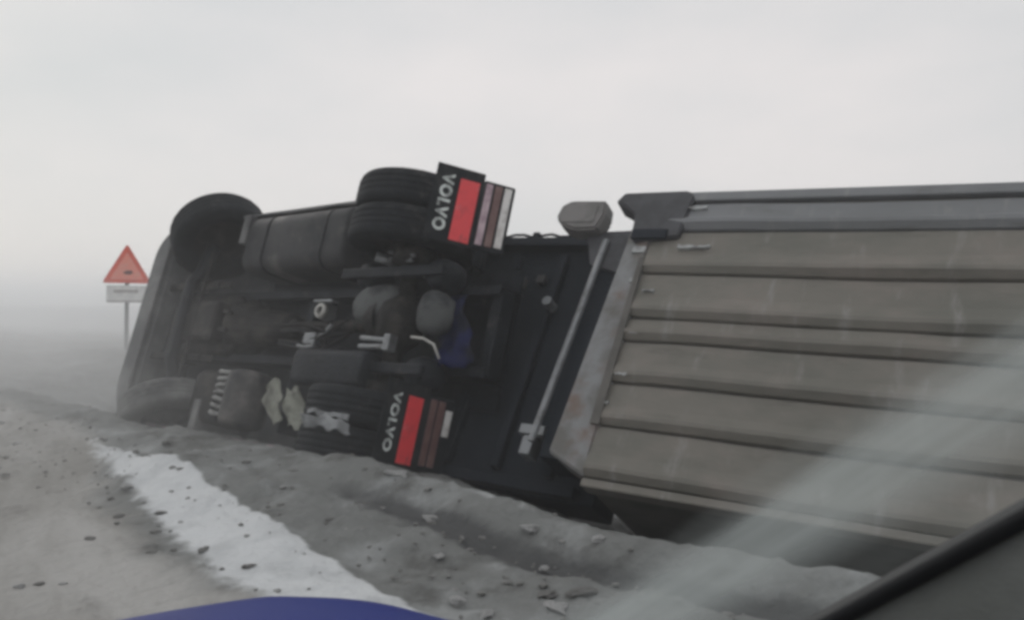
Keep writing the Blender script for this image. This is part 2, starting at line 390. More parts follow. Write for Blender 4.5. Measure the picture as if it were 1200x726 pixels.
CL = [(4.72,1.62,.035,0),(4.69,1.70,.03,1),(4.6,1.78,.028,0),(5.36,2.23,.045,1),(5.79,2.6,.04,1),(6.37,2.92,.05,0),(6.3,2.77,.035,1),
      (4.79,2.34,.04,1),(4.74,2.45,.03,1),(4.55,2.53,.04,1),(5.55,2.77,.035,1),(5.25,2.76,.035,0),(4.08,2.53,.035,1),(3.74,2.36,.045,1),(3.66,2.42,.03,0),
      (5.21,2.57,.03,1),(3.95,3.75,.055,0),(3.88,3.7,.04,1),(2.91,2.94,.055,0),(2.67,2.89,.04,0),(2.41,3.28,.06,1),(2.43,3.09,.07,0),(2.55,3.2,.05,1),
      (4.6,4.02,.08,0),(3.4,3.3,.035,0),(4.4,3.3,.03,1),(5.2,3.5,.04,0),(6.0,3.7,.045,1),(6.6,3.6,.04,0),(7.4,3.75,.05,1),(5.0,3.1,.03,0),(12.2,5.0,.16,0),(9.4,3.2,.05,0),(8.8,2.9,.04,1),(2.9,3.6,.04,0),(2.1,3.5,.05,1),
      (3.2,3.85,.06,0),(2.75,3.9,.05,0),(10.5,3.4,.06,0),(7.9,2.6,.035,1)]
for i, (s, d, r, k) in enumerate(CL): place_clod(s, d, r, k, i)

# crumbs of snow and soil strewn over the verge, too many to count
rc = random.Random(3); bm = bmesh.new()
for k in range(480):
    s_ = rc.uniform(0.2, 11.5); d_ = rc.triangular(2.3, 4.15, 3.4); r = rc.triangular(0.005, 0.024, 0.007)
    p = road_xy(s_, d_); c = Vector((p.x, p.y, max(height(s_, d_), 0.012) + r*0.1))
    g = bmesh.ops.create_icosphere(bm, subdivisions=1, radius=r)
    q = Vector((rc.uniform(0.8, 1.6), rc.uniform(0.8, 1.4), rc.uniform(0.5, 0.8)))
    for v in g['verts']: v.co = c + Vector((v.co.x*q.x, v.co.y*q.y, v.co.z*q.z))*(1+rc.uniform(-.25, .25))
link('verge_crumbs', bm, 'dirt_clod', None, False, 'stuff')

# ------------------------------------------------------------------ overturned tractor unit (X forward, Y left, Z up in its own frame)
TF = Vector((-0.7543, 0.6565, -0.0088)); TL = Vector((0.1895, 0.2305, 0.9544)); TU = TF.cross(TL)
TM = Matrix((( TF.x, TL.x, TU.x, -1.3556), (TF.y, TL.y, TU.y, 7.2966), (TF.z, TL.z, TU.z, -0.0305+EYE), (0, 0, 0, 1)))
truck = empty('truck_tractor', TM, 'dark truck tractor overturned on its side with underside and lettered mud flaps showing', 'truck')

def tyre_bm(r, wd, lug=True):
    bm = bmesh.new(); h = wd/2
    prof = [(r*0.56, -h*0.62), (r*0.60, -h*0.86), (r*0.80, -h*1.0), (r*0.90, -h*0.97), (r*0.955, -h*0.88), (r*0.985, -h*0.72), (r*0.996, -h*0.56)]
    for g in (-0.36, 0.0, 0.36):
        prof += [(r, h*(g-0.09)), (r-0.005, h*(g-0.07)), (r-0.005, h*(g+0.07)), (r, h*(g+0.09))]
    prof += [(r*0.996, h*0.56), (r*0.985, h*0.72), (r*0.955, h*0.88), (r*0.90, h*0.97), (r*0.80, h*1.0), (r*0.60, h*0.86), (r*0.56, h*0.62)]
    n = 72
    tread = [i for i, p in enumerate(prof) if p[0] >= r*0.98]
    lathe(bm, prof, 'Y', n, jit=(lambda k, i: (-0.004 if (i in tread and k % 3 == 0) else 0.0)) if lug else None)
    return bm
def rim_bm(r, depth):
    bm = bmesh.new()
    lathe(bm, [(0, depth), (0.09, depth), (0.10, depth-0.05), (0.17, depth-0.06), (r*0.8, -0.02), (r*0.93, 0.03), (r, 0.11), (r*1.02, 0.10), (r*0.98, -0.11), (r*0.9, -0.09), (r*0.82, -0.05), (0.12, -0.05), (0, -0.05)], 'Y', 40)
    return bm
def wheel(parent, x, y, z, rad, wd, side, depth=0.08, m='rubber', steer=0.0, name='wheel'):
    t = link(name, tyre_bm(rad, wd), m, parent, True)
    t.location = (x, y, z); t.rotation_euler = (0, 0, steer + (0 if side > 0 else math.pi))
    r = link('rim', rim_bm(rad*0.57, depth), 'cast_iron', t, True)
    return t
TR = 0.55
for sd in (1, -1):
    wheel(truck, 0.10, sd*1.155, 0.57, 0.605, 0.325, sd, 0.02)
    wheel(truck, 0.10, sd*0.825, 0.57, 0.605, 0.325, sd, -0.02)
wheel(truck, 3.62, 1.08, 0.57, 0.57, 0.36, 1, 0.10, steer=R_(-44))
wheel(truck, 3.62, -1.08, TR, TR, 0.32, -1, 0.10, 'rubber_dusty', R_(-33))

# frame
for sd in (1, -1):
    def rail(bm, sd=sd):
        y = sd*0.40
        box(bm, -1.0, 4.3, y-0.006, y+0.006, 0.70, 0.98)
        for z in (0.70, 0.98): box(bm, -1.0, 4.3, min(y, y-sd*0.08), max(y, y-sd*0.08), z-0.005, z+0.006)
    obj_of('frame_rail', 'chassis_black', truck, rail)
for x in (-0.92, -0.35, 0.75, 1.7):
    obj_of('cross_member', 'chassis_black', truck, lambda bm: box(bm, x-0.06, x+0.06, -0.39, 0.39, 0.76, 0.92, 0.015))
obj_of('gap_blocker', 'chassis_black', truck, lambda bm: box(bm, -0.95, 2.86, -0.64, 0.64, 0.99, 1.015))  # added dark plate, blocks gaps where bright sky showed through
# rear axle
def axle(bm):
    prof = [(0.0, -0.72), (0.2, -0.72), (0.21, -0.56), (0.1, -0.54), (0.085, -0.4), (0.09, -0.24), (0.2, -0.14), (0.235, 0.02), (0.2, 0.16), (0.09, 0.26), (0.085, 0.4), (0.1, 0.54), (0.21, 0.56), (0.2, 0.72), (0.0, 0.72)]
    lathe(bm, prof, 'Y', 28, (0, 0, 0.55))
obj_of('rear_axle', 'cast_iron', truck, axle, True)
obj_of('axle_cover', 'cast_iron', truck, lambda bm: lathe(bm, [(0, 0.0), (0.1, -0.02), (0.19, -0.10), (0.235, -0.22), (0.24, -0.3)], 'X', 28, (0.42, 0.05, 0.55)), True)
# air bags, shock absorbers and their bearers
for x in (0.48, -0.46):
    for sd in (1, -1):
        obj_of('air_bag', 'chassis_black', truck, lambda bm: lathe(bm, [(0, 0.40), (0.11, 0.40), (0.125, 0.44), (0.15, 0.50), (0.155, 0.60), (0.14, 0.68), (0.10, 0.72), (0, 0.72)], 'Z', 24, (x, sd*0.44, 0)), True)
for sd in (1, -1):
    obj_of('spring_bearer', 'chassis_black', truck, lambda bm: box(bm, -0.62, 0.75, sd*0.44-0.05, sd*0.44+0.05, 0.34, 0.40, 0.02))
    obj_of('shock_absorber', 'galvanised', truck, lambda bm: (tube(bm, [(0.32, sd*0.6, 0.36), (0.18, sd*0.58, 0.62)], 0.045, 12), tube(bm, [(0.18, sd*0.58, 0.62), (0.08, sd*0.56, 0.85)], 0.03, 12)), True)
# air reservoirs
def reservoir(x, y, z, r, l, ax, m='tank_grey'):
    obj_of('air_tank', m, truck, lambda bm: lathe(bm, [(0, -l/2), (r*0.6, -l/2+0.015), (r*0.93, -l/2+0.05), (r, -l/2+0.09), (r, l/2-0.09), (r*0.93, l/2-0.05), (r*0.6, l/2-0.015), (0, l/2)], ax, 24, (x, y, z)), True)
def ellipsoid_tank(x, y, z, rx, ry, rz):
    def f(bm):
        bmesh.ops.create_uvsphere(bm, u_segments=24, v_segments=14, radius=1.0)
        for v in bm.verts:
            p = v.co; k = (1 + 0.16*noise.noise(p*1.3 + Vector((x*5, 0, 0))))*(1 if abs(p.y) < 0.75 else 0.92)
            v.co = Vector((x + p.x*rx*k, y + p.y*ry*k, z + p.z*rz*k))
    obj_of('air_tank', 'bag_grey', truck, f, True)
ellipsoid_tank(0.26, 0.16, 0.48, 0.29, 0.23, 0.17)
ellipsoid_tank(-0.50, 0.08, 0.50, 0.14, 0.22, 0.19)
# light-coloured rods under the axle
obj_of('torque_rod', 'galvanised', truck, lambda bm: (tube(bm, [(0.30, -0.17, 0.40), (-0.10, -0.19, 0.38)], 0.026, 10), tube(bm, [(0.30, -0.25, 0.40), (-0.10, -0.25, 0.38)], 0.026, 10), box(bm, -0.16, -0.08, -0.29, -0.14, 0.33, 0.43, 0.01)), False)
obj_of('stabiliser_bar', 'galvanised', truck, lambda bm: (tube(bm, [(0.22, 0.66, 0.42), (-0.16, 0.60, 0.40)], 0.02, 10), tube(bm, [(0.22, 0.60, 0.44), (-0.14, 0.56, 0.40)], 0.022, 10)), True)
obj_of('brake_pipe', 'pale_metal', truck, lambda bm: tube(bm, [(-0.40, -0.16, 0.36), (-0.55, -0.17, 0.36), (-0.66, -0.21, 0.39), (-0.70, -0.32, 0.45)], 0.012, 8), True)
# drive line
obj_of('drive_shaft', 'cast_iron', truck, lambda bm: (tube(bm, [(0.2, 0.0, 0.58), (1.9, 0.0, 0.72)], 0.06, 16), tube(bm, [(0.26, 0, 0.585), (0.4, 0, 0.597)], 0.085, 16), tube(bm, [(1.7, 0, 0.704), (1.85, 0, 0.716)], 0.085, 16)), True)
def gearbox(bm):
    prof = [(0, 1.85), (0.12, 1.86), (0.17, 1.95), (0.20, 2.2), (0.22, 2.5), (0.30, 2.75), (0.32, 2.85), (0, 2.86)]
    lathe(bm, prof, 'X', 20, (0, 0, 0.78))
    for a in range(10):
        c = math.cos(a*0.628)*0.33; s_ = math.sin(a*0.628)*0.33
        box(bm, 2.74, 2.88, c-0.02, c+0.02, 0.78+s_-0.02, 0.78+s_+0.02)
obj_of('gearbox', 'cast_iron', truck, gearbox)
obj_of('engine', 'cast_iron', truck, lambda bm: (box(bm, 2.9, 4.15, -0.36, 0.36, 0.62, 1.02, 0.05), box(bm, 3.0, 3.9, -0.24, 0.24, 0.44, 0.64, 0.06), box(bm, 3.9, 4.12, -0.2, 0.2, 0.52, 0.64, 0.03)))
obj_of('radiator', 'chassis_black', truck, lambda bm: box(bm, 4.18, 4.3, -0.45, 0.45, 0.6, 1.02, 0.02))
# small bright fittings between the rails
obj_of('fitting_ring', 'pale_metal', truck, lambda bm: lathe(bm, [(0.045, -0.02), (0.075, -0.02), (0.08, 0.0), (0.075, 0.03), (0.045, 0.03)], 'Z', 20, (1.2, 0.13, 0.53)), True)
obj_of('hose_bracket', 'galvanised', truck, lambda bm: (box(bm, 1.02, 1.32, 0.215, 0.24, 0.50, 0.58, 0.005), box(bm, 1.16, 1.24, 0.05, 0.22, 0.55, 0.70, 0.01)))
def valve(bm):
    box(bm, 1.15, 1.34, -0.22, -0.10, 0.50, 0.66, 0.02); tube(bm, [(1.12, -0.14, 0.52), (1.0, -0.1, 0.5), (0.92, -0.02, 0.5)], 0.02, 8)
    tube(bm, [(1.4, -0.24, 0.5), (1.25, -0.26, 0.48), (1.1, -0.24, 0.48)], 0.018, 8)
obj_of('valve_block', 'galvanised', truck, valve)
for k in range(7):
    y0 = random.uniform(-0.3, 0.3); y1 = random.uniform(-0.3, 0.3)
    obj_of('air_hose', 'chassis_black' if k % 2 else 'cast_iron', truck, lambda bm: tube(bm, [(0.7+0.2*k/7, y0, 0.6), (1.0, (y0+y1)/2+random.uniform(-.1, .1), 0.50+random.uniform(-.04, .08)), (1.4, y1, 0.52), (1.9, y1*0.8, 0.6)], 0.014, 6), True)
# fuel tank on the left, box and small tanks on the right
def rounded_tank(bm, x0, x1, yc, zc, hy, hz, r):
    n = 8; out = []
    for cxs, czs, a0 in ((1, 1, 0), (-1, 1, 90), (-1, -1, 180), (1, -1, 270)):
        for k in range(n+1):
            a = R_(a0 + 90*k/n); out.append((yc + cxs*(hy-r) + math.cos(a)*r, zc + czs*(hz-r) + math.sin(a)*r))
    xs = [(x0, 0.86), (x0+0.015, 0.97), (x0+0.05, 1.0), (x1-0.05, 1.0), (x1-0.015, 0.97), (x1, 0.86)]
    rings = [[bm.verts.new((x, yc+(y-yc)*f, zc+(z-zc)*f)) for y, z in out] for x, f in xs]
    m = len(out)
    for a, b in zip(rings, rings[1:]):
        for k in range(m): bm.faces.new((a[k], a[(k+1) % m], b[(k+1) % m], b[k]))
    bm.faces.new(rings[0][::-1]); bm.faces.new(rings[-1])
    bmesh.ops.recalc_face_normals(bm, faces=bm.faces)
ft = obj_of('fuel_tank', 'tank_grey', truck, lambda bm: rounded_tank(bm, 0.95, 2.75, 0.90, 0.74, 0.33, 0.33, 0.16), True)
for x in (1.3, 2.35):
    obj_of('tank_strap', 'chassis_black', ft, lambda bm: rounded_tank(bm, x-0.035, x+0.035, 0.90, 0.74, 0.338, 0.338, 0.165), True)
obj_of('side_rail', 'bumper_plastic', truck, lambda bm: box(bm, 0.75, 3.1, 1.25, 1.285, 0.50, 0.66, 0.012))
obj_of('battery_box', 'chassis_black', truck, lambda bm: box(bm, 0.98, 1.55, -1.12, -0.48, 0.60, 1.0, 0.03))
obj_of('belly_shield', 'chassis_black', truck, lambda bm: rounded_tank(bm, 0.02, 1.04, -0.49, 0.36, 0.18, 0.12, 0.08), True)
def torn(bm, pts, z, amp, seed):
    """a crumpled sheet with a ragged outline"""
    n, m = 9, 10; rows = []
    (ax, ay), (bx, by), (cx_, cy_), (dx, dy) = pts
    for i in range(n+1):
        row = []
        for j in range(m+1):
            u, v = i/n, j/m
            x = (ax*(1-u)+bx*u)*(1-v) + (dx*(1-u)+cx_*u)*v; y = (ay*(1-u)+by*u)*(1-v) + (dy*(1-u)+cy_*u)*v
            p = Vector((x*4, y*4, seed)); e = 1.0 if (i in (0, n) or j in (0, m)) else 0.3
            row.append(bm.verts.new((x + e*0.07*noise.noise(p*2.1), y + e*0.07*noise.noise(p*2.1 + Vector((9, 0, 0))), z + amp*noise.noise(p) + 0.4*amp*noise.noise(p*2.7))))
        rows.append(row)
    for a, b in zip(rows, rows[1:]):
        for k in range(m): bm.faces.new((a[k], a[k+1], b[k+1], b[k]))
    g = bmesh.ops.extrude_face_region(bm, geom=list(bm.faces))
    for v in [q for q in g['geom'] if isinstance(q, bmesh.types.BMVert)]: v.co.z += 0.012
    bmesh.ops.recalc_face_normals(bm, faces=bm.faces)
obj_of('torn_panel', 'pale_plate', truck, lambda bm: torn(bm, [(1.60, -0.66), (1.36, -0.60), (1.16, -0.98), (1.34, -1.08)], 0.37, 0.06, 1.0))
obj_of('torn_panel', 'pale_plate', truck, lambda bm: torn(bm, [(1.28, -0.70), (1.10, -0.64), (0.80, -1.02), (1.10, -1.08)], 0.42, 0.08, 5.0))
obj_of('torn_tarp', 'blue_paint', truck, lambda bm: torn(bm, [(-0.28, 0.30), (-0.66, 0.34), (-0.92, -0.30), (-0.52, -0.36)], 0.62, 0.14, 12.0), True)
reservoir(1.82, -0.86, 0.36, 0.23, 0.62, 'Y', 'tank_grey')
def coil(bm):
    for k in range(7):
        y = -1.03 + k*0.072
        tube(bm, [(2.24 + 0.13*math.cos(a*0.524), y + 0.01*math.sin(a*1.3+k), 0.40 + 0.13*math.sin(a*0.524)) for a in range(13)], 0.024, 6)
obj_of('coiled_hose', 'tank_pale', truck, coil, True)
obj_of('ice_lump', 'dirty_ice', truck, lambda bm: torn(bm, [(0.14, -0.90), (-0.40, -0.93), (-0.42, -0.97), (0.12, -0.95)], -0.10, 0.03, 3.0), True)
obj_of('ice_lump', 'dirty_ice', truck, lambda bm: torn(bm, [(0.15, -0.965), (-0.44, -0.985), (-0.50, -1.07), (0.10, -1.06)], -0.12, 0.04, 8.0), True)
obj_of('silencer', 'cast_iron', truck, lambda bm: rounded_tank(bm, 2.55, 3.05, -0.85, 0.72, 0.3, 0.28, 0.12), True)
obj_of('side_trim', 'stripe_pale', truck, lambda bm: (box(bm, 2.3, 3.9, -1.27, -1.245, 0.40, 0.47, 0.008), box(bm, 1.0, 2.3, -1.268, -1.25, 0.36, 0.42, 0.006)))

# cab, bumper, arches
def cab(bm):
    secs = [(1.03, 3.05, 4.74, 1.20), (1.2, 2.9, 4.82, 1.24), (2.1, 2.9, 4.82, 1.24), (2.9, 2.9, 4.6, 1.22), (3.5, 2.95, 4.4, 1.16), (3.62, 3.1, 4.2, 1.0)]
    rings = []
    for z, xa, xb, hy in secs:
        ring = []
        r = 0.22
        for cxs, cys, a0 in ((xb-r, hy-r, 0), (xa+r, hy-r, 90), (xa+r, -hy+r, 180), (xb-r, -hy+r, 270)):
            for k in range(6):
                a = R_(a0 + 18*k); ring.append(bm.verts.new((cxs+math.cos(a)*r, cys+math.sin(a)*r, z)))
        rings.append(ring)
    m = len(rings[0])
    for a, b in zip(rings, rings[1:]):
        for k in range(m): bm.faces.new((a[k], a[(k+1) % m], b[(k+1) % m], b[k]))
    bm.faces.new(rings[0][::-1]); bm.faces.new(rings[-1])
    bmesh.ops.recalc_face_normals(bm, faces=bm.faces)
cabo = obj_of('cab', 'cab_paint', truck, cab, False)
def arc_shell(bm, xc, zc, r0, r1, a0, a1, y0, y1, n=14):
    outer = []; 
    for k in range(n+1):
        a = R_(a0+(a1-a0)*k/n); outer.append([(xc+math.cos(a)*r, y, zc+math.sin(a)*r) for r in (r0, r1) for y in (y0, y1)])
    vs = [[bm.verts.new(p) for p in o] for o in outer]
    for a, b in zip(vs, vs[1:]):
        for i, j in ((0, 1), (1, 3), (3, 2), (2, 0)): bm.faces.new((a[i], a[j], b[j], b[i]))
    for e in (vs[0], vs[-1]): bm.faces.new((e[0], e[1], e[3], e[2]))
    bmesh.ops.recalc_face_normals(bm, faces=bm.faces)
for sd in (1, -1):
    y0, y1 = (0.88, 1.26) if sd > 0 else (-1.26, -0.88)
    obj_of('wheel_arch', 'bumper_plastic', truck, lambda bm: arc_shell(bm, 3.62, 0.62, 0.66, 0.69, 12, 168, y0, y1))
    obj_of('rear_mudguard', 'chassis_black', truck, lambda bm: arc_shell(bm, 0.10, 0.6, 0.67, 0.685, 25, 170, min(sd*0.62, sd*1.3), max(sd*0.62, sd*1.3)))
def bumper(bm):
    secs = [(0.36, 4.42, 4.70, 1.12), (0.44, 4.36, 4.80, 1.22), (0.64, 4.34, 4.86, 1.26), (0.95, 4.34, 4.86, 1.26), (1.02, 4.36, 4.84, 1.24)]
    rings = []
    for z, xa, xb, hy in secs:
        pts = []
        r = 0.34
        for k in range(8):
            a = R_(90 - 90*k/7); pts.append((xb-r+math.cos(a)*r*1.0, hy-r+math.sin(a)*r))
        pts2 = [(x, -y) for x, y in pts[::-1]]
        ring = [(xa, hy)] + pts + pts2 + [(xa, -hy)]
        rings.append([bm.verts.new((x, y, z)) for x, y in ring])
    m = len(rings[0])
    for a, b in zip(rings, rings[1:]):
        for k in range(m): bm.faces.new((a[k], a[(k+1) % m], b[(k+1) % m], b[k]))
    bm.faces.new(rings[0][::-1]); bm.faces.new(rings[-1])
    bmesh.ops.recalc_face_normals(bm, faces=bm.faces)
bo = obj_of('bumper', 'bumper_plastic', truck, bumper)
for sd in (1, -1):
    obj_of('headlight', 'stripe_white', bo, lambda bm: box(bm, 4.66, 4.875, min(sd*0.8, sd*1.1), max(sd*0.8, sd*1.1), 0.66, 0.84, 0.02))
    obj_of('cab_step', 'bumper_plastic', truck, lambda bm: box(bm, 2.8, 2.92, min(sd*0.9, sd*1.25), max(sd*0.9, sd*1.25), 0.42, 1.0, 0.02))
    obj_of('cab_step', 'bumper_plastic', truck, lambda bm: box(bm, 4.18, 4.32, min(sd*0.95, sd*1.25), max(sd*0.95, sd*1.25), 0.5, 1.0, 0.03))
obj_of('front_axle', 'chassis_black', truck, lambda bm: tube(bm, [(3.7, -0.95, 0.56), (3.7, -0.6, 0.5), (3.7, -0.45, 0.42), (3.7, 0.45, 0.42), (3.7, 0.6, 0.5), (3.7, 0.95, 0.56)], [0.09, 0.075, 0.07, 0.07, 0.075, 0.09], 10))
for sd in (1, -1):
    obj_of('leaf_spring', 'cast_iron', truck, lambda bm: (box(bm, 2.95, 4.45, sd*0.43-0.04, sd*0.43+0.04, 0.50, 0.52, 0.005), box(bm, 3.2, 4.2, sd*0.43-0.038, sd*0.43+0.038, 0.475, 0.497, 0.005)))
obj_of('steering_rod', 'cast_iron', truck, lambda bm: tube(bm, [(3.45, -0.85, 0.45), (3.45, 0.85, 0.45)], 0.022, 8))
# fifth wheel
def fifth(bm):
    pts = []
    for k in range(25):
        a = R_(-150+300*k/24); pts.append((0.1+math.cos(a)*0.45, math.sin(a)*0.45, 1.16))
    pts += [(-0.55, -0.12, 1.12), (-0.15, -0.06, 1.15), (-0.15, 0.06, 1.15), (-0.55, 0.12, 1.12)][0:0]
    extrude_poly(bm, pts, (0, 0, 0.05)); box(bm, -0.3, 0.4, -0.44, 0.44, 1.02, 1.155, 0.02)
obj_of('coupling_plate', 'chassis_black', truck, fifth)
# mud flaps: bottom edge swung forward, upper part leaning back towards the tail
def flap_matrix(sd):
    tilt = R_(36) if sd > 0 else R_(9)
    # local: x across (Y of the truck), y up the flap, z outward to the rear
    ydir = Vector((-math.sin(tilt), 0, math.cos(tilt))); xdir = Vector((0, -1, 0)); zdir = xdir.cross(ydir)
    o = Vector((-0.60, 0.965 if sd > 0 else -0.91, 0.06))
    return Matrix(((xdir.x, ydir.x, zdir.x, o.x), (xdir.y, ydir.y, zdir.y, o.y), (xdir.z, ydir.z, zdir.z, o.z), (0, 0, 0, 1)))
def text_mesh(txt, size, name):
    cu = bpy.data.curves.new(name, 'FONT'); cu.body = txt; cu.size = size; cu.align_x = 'CENTER'; cu.align_y = 'CENTER'
    cu.extrude = 0.002; cu.offset = 0.006; cu.space_character = 1.15
    tmp = bpy.data.objects.new(name, cu); COL.objects.link(tmp)
    dg = bpy.context.evaluated_depsgraph_get(); dg.update()
    me = bpy.data.meshes.new_from_object(tmp.evaluated_get(dg), depsgraph=dg); me.name = name
    bpy.data.objects.remove(tmp, do_unlink=True); me.materials.clear(); me.materials.append(MATS['letter_white'])
    return me
letters = text_mesh('VOLVO', 0.138, 'lettering')
for sd in (1, -1):
    FM = flap_matrix(sd)
    # slightly bowed sheet
    def sheet(bm):
        nx, ny = 10, 8; g = []
        for side in (0, 1):
            g.append([[bm.verts.new((-0.34+0.68*i/nx, 0.42*j/ny, (-0.012 if side else 0.0) - 0.10*max(0, 0.3-i/nx)**2*(sd > 0))) for j in range(ny+1)] for i in range(nx+1)])
        for side in (0, 1):
            for i in range(nx):
                for j in range(ny):
                    f = [g[side][i][j], g[side][i+1][j], g[side][i+1][j+1], g[side][i][j+1]]
                    bm.faces.new(f if side == 0 else f[::-1])
        rim = [(i, 0) for i in range(nx)] + [(nx, j) for j in range(ny)] + [(i, ny) for i in range(nx, 0, -1)] + [(0, j) for j in range(ny, 0, -1)]
        for k in range(len(rim)):
            a, b = rim[k], rim[(k+1) % len(rim)]
            bm.faces.new((g[0][a[0]][a[1]], g[1][a[0]][a[1]], g[1][b[0]][b[1]], g[0][b[0]][b[1]]))
        bmesh.ops.recalc_face_normals(bm, faces=bm.faces)
    fl = obj_of('mud_flap', 'flap_black', truck, sheet); fl.matrix_local = FM
    tx = bpy.data.objects.new('lettering', letters); COL.objects.link(tx); tx.parent = fl; tx.location = (0, 0.105, 0.004)
    if sd < 0: tx.scale = (0.95, 0.72, 1)
    obj_of('red_reflector', 'reflector_red', fl, lambda bm: box(bm, -0.24, 0.31, 0.215, 0.385 if sd > 0 else 0.36, 0.002, 0.012, 0.004))
    # tail lamp unit above the flap
    lm = obj_of('tail_lamp', 'chassis_black', truck, lambda bm: box(bm, -0.29, 0.33, 0.422, 0.70, -0.07, 0.0, 0.02)); lm.matrix_local = FM
    obj_of('pale_stripe', 'stripe_pale' if sd > 0 else 'lamp_brown', lm, lambda bm: box(bm, -0.26, 0.29, 0.44, 0.50, -0.004, 0.010, 0.004))
    obj_of('lamp_lens', 'lamp_brown', lm, lambda bm: box(bm, -0.26, 0.29, 0.52, 0.585, -0.006, 0.012, 0.006))
    obj_of('white_stripe', 'stripe_white', lm, lambda bm: box(bm, -0.26 if sd > 0 else -0.2, 0.28 if sd > 0 else 0.02, 0.605, 0.67, -0.004, 0.010, 0.004))

# ------------------------------------------------------------------ overturned trailer (x forward, y down the exposed face, z outwards)
RF3 = Vector((-0.84738, 0.52961, 0.03813)); RR = Vector((-0.30601, -0.42840, -0.85019)); RNo = RF3.cross(RR)
if RNo.y > 0: RNo = -RNo
XM = Matrix(((RF3.x, RR.x, RNo.x, 1.23), (RF3.y, RR.y, RNo.y, 7.0), (RF3.z, RR.z, RNo.z, 0.86+EYE), (0, 0, 0, 1)))
trailer = empty('semi_trailer', XM, 'long grey-brown semi-trailer with ribbed panels tipped over behind the truck', 'trailer')
LEN = 9.5
obj_of('body', 'trailer_backing', trailer, lambda bm: box(bm, -LEN, -0.03, 0.02, 2.48, -2.3, -0.03))
edges = [0.075, 0.34, 0.74, 1.14, 1.34, 1.69, 2.04, 2.44]
for q, (a, b) in enumerate(zip(edges, edges[1:])):
    def panel(bm, a=a, b=b, q=q):
        n = 40; rows = []
        for i in range(n+1):
            x = -0.02 - (LEN-0.04)*(i/n)**1.6
            wv = 0.012*noise.noise(Vector((x*0.9, q*3.1, 0))) + 0.006*noise.noise(Vector((x*2.6, q*5.1, 4)))
            dz = 0.016*noise.noise(Vector((x*0.8, q*2.7, 9)))
            prof = [(a+0.010+wv, -0.02), (a+0.016+wv, 0.004+dz), (a+0.55*(b-a)+wv, 0.022+dz), (b-0.085+wv, 0.048+dz), (b-0.055+wv, 0.046+dz), (b-0.012+wv, 0.006), (b-0.006+wv, -0.02)]
            rows.append([bm.verts.new((x, y, z)) for y, z in prof])
        for r0, r1 in zip(rows, rows[1:]):
            for k in range(6): bm.faces.new((r0[k], r0[k+1], r1[k+1], r1[k]))
        bm.faces.new(rows[0]); bm.faces.new(rows[-1][::-1])
        bmesh.ops.recalc_face_normals(bm, faces=bm.faces)
    p = obj_of('side_panel', 'trailer_top_paint' if q == 0 else 'trailer_paint', trailer, panel)
obj_of('edge_rail', 'trailer_top_paint', trailer, lambda bm: box(bm, -LEN, -0.25, -0.03, 0.055, -0.12, 0.03, 0.012))
obj_of('edge_rail', 'trailer_paint', trailer, lambda bm: box(bm, -LEN, -0.02, 2.45, 2.51, -0.12, 0.03, 0.012))
# front corner: bevelled pillar, rail and bracket
def pillar(bm):
    pts = [(-0.015, 0.30, 0.03), (0.20, 0.26, -0.02), (0.33, 2.28, -0.02), (-0.03, 2.44, 0.03)]
    top = [bm.verts.new(p) for p in pts]; bot = [bm.verts.new((p[0], p[1], -0.35)) for p in pts]
    mid = []
    bm.faces.new(top); bm.faces.new(bot[::-1])
    for i in range(4): bm.faces.new((top[i], bot[i], bot[(i+1) % 4], top[(i+1) % 4]))
    bmesh.ops.recalc_face_normals(bm, faces=bm.faces)
    bmesh.ops.bevel(bm, geom=list(bm.edges), offset=0.015, segments=2, affect='EDGES')
fp = obj_of('front_pillar', 'trailer_front_paint', trailer, pillar)
obj_of('weld_plate', 'paint_scrape', fp, lambda bm: box(bm, 0.0, 0.11, 0.50, 0.56, 0.0, 0.034, 0.004))
obj_of('weld_plate', 'paint_scrape', fp, lambda bm: box(bm, 0.0, 0.06, 0.80, 0.84, 0.0, 0.034, 0.004))
obj_of('pillar_flange', 'trailer_backing', trailer, lambda bm: extrude_poly(bm, [(-0.02, 0.62, 0.033), (0.02, 0.62, 0.033), (0.03, 2.05, 0.033), (-0.04, 2.05, 0.033)], (0, 0, 0.02)))
obj_of('front_rail', 'galvanised', trailer, lambda bm: tube(bm, [(0.40, 0.40, -0.03), (0.50, 2.22, -0.03)], 0.028, 8))
obj_of('rail_web', 'trailer_dark', trailer, lambda bm: box(bm, 0.18, 0.44, 0.34, 2.3, -0.5, -0.10))
def bracket(bm):
    pts = [(0.38, 0.06), (0.32, -0.03), (-0.24, -0.035), (-0.30, 0.03), (-0.25, 0.42), (0.13, 0.46), (0.16, 0.33), (0.17, 0.20), (0.27, 0.12)]
    extrude_poly(bm, [(x, y, -0.16) for x, y in pts], (0, 0, 0.21))
    bmesh.ops.bevel(bm, geom=list(bm.edges), offset=0.014, segments=2, affect='EDGES')
cb = obj_of('corner_bracket', 'bracket_dark', trailer, bracket)
obj_of('bracket_web', 'trailer_dark', cb, lambda bm: box(bm, -0.16, 0.14, 0.36, 0.45, 0.045, 0.075, 0.01))
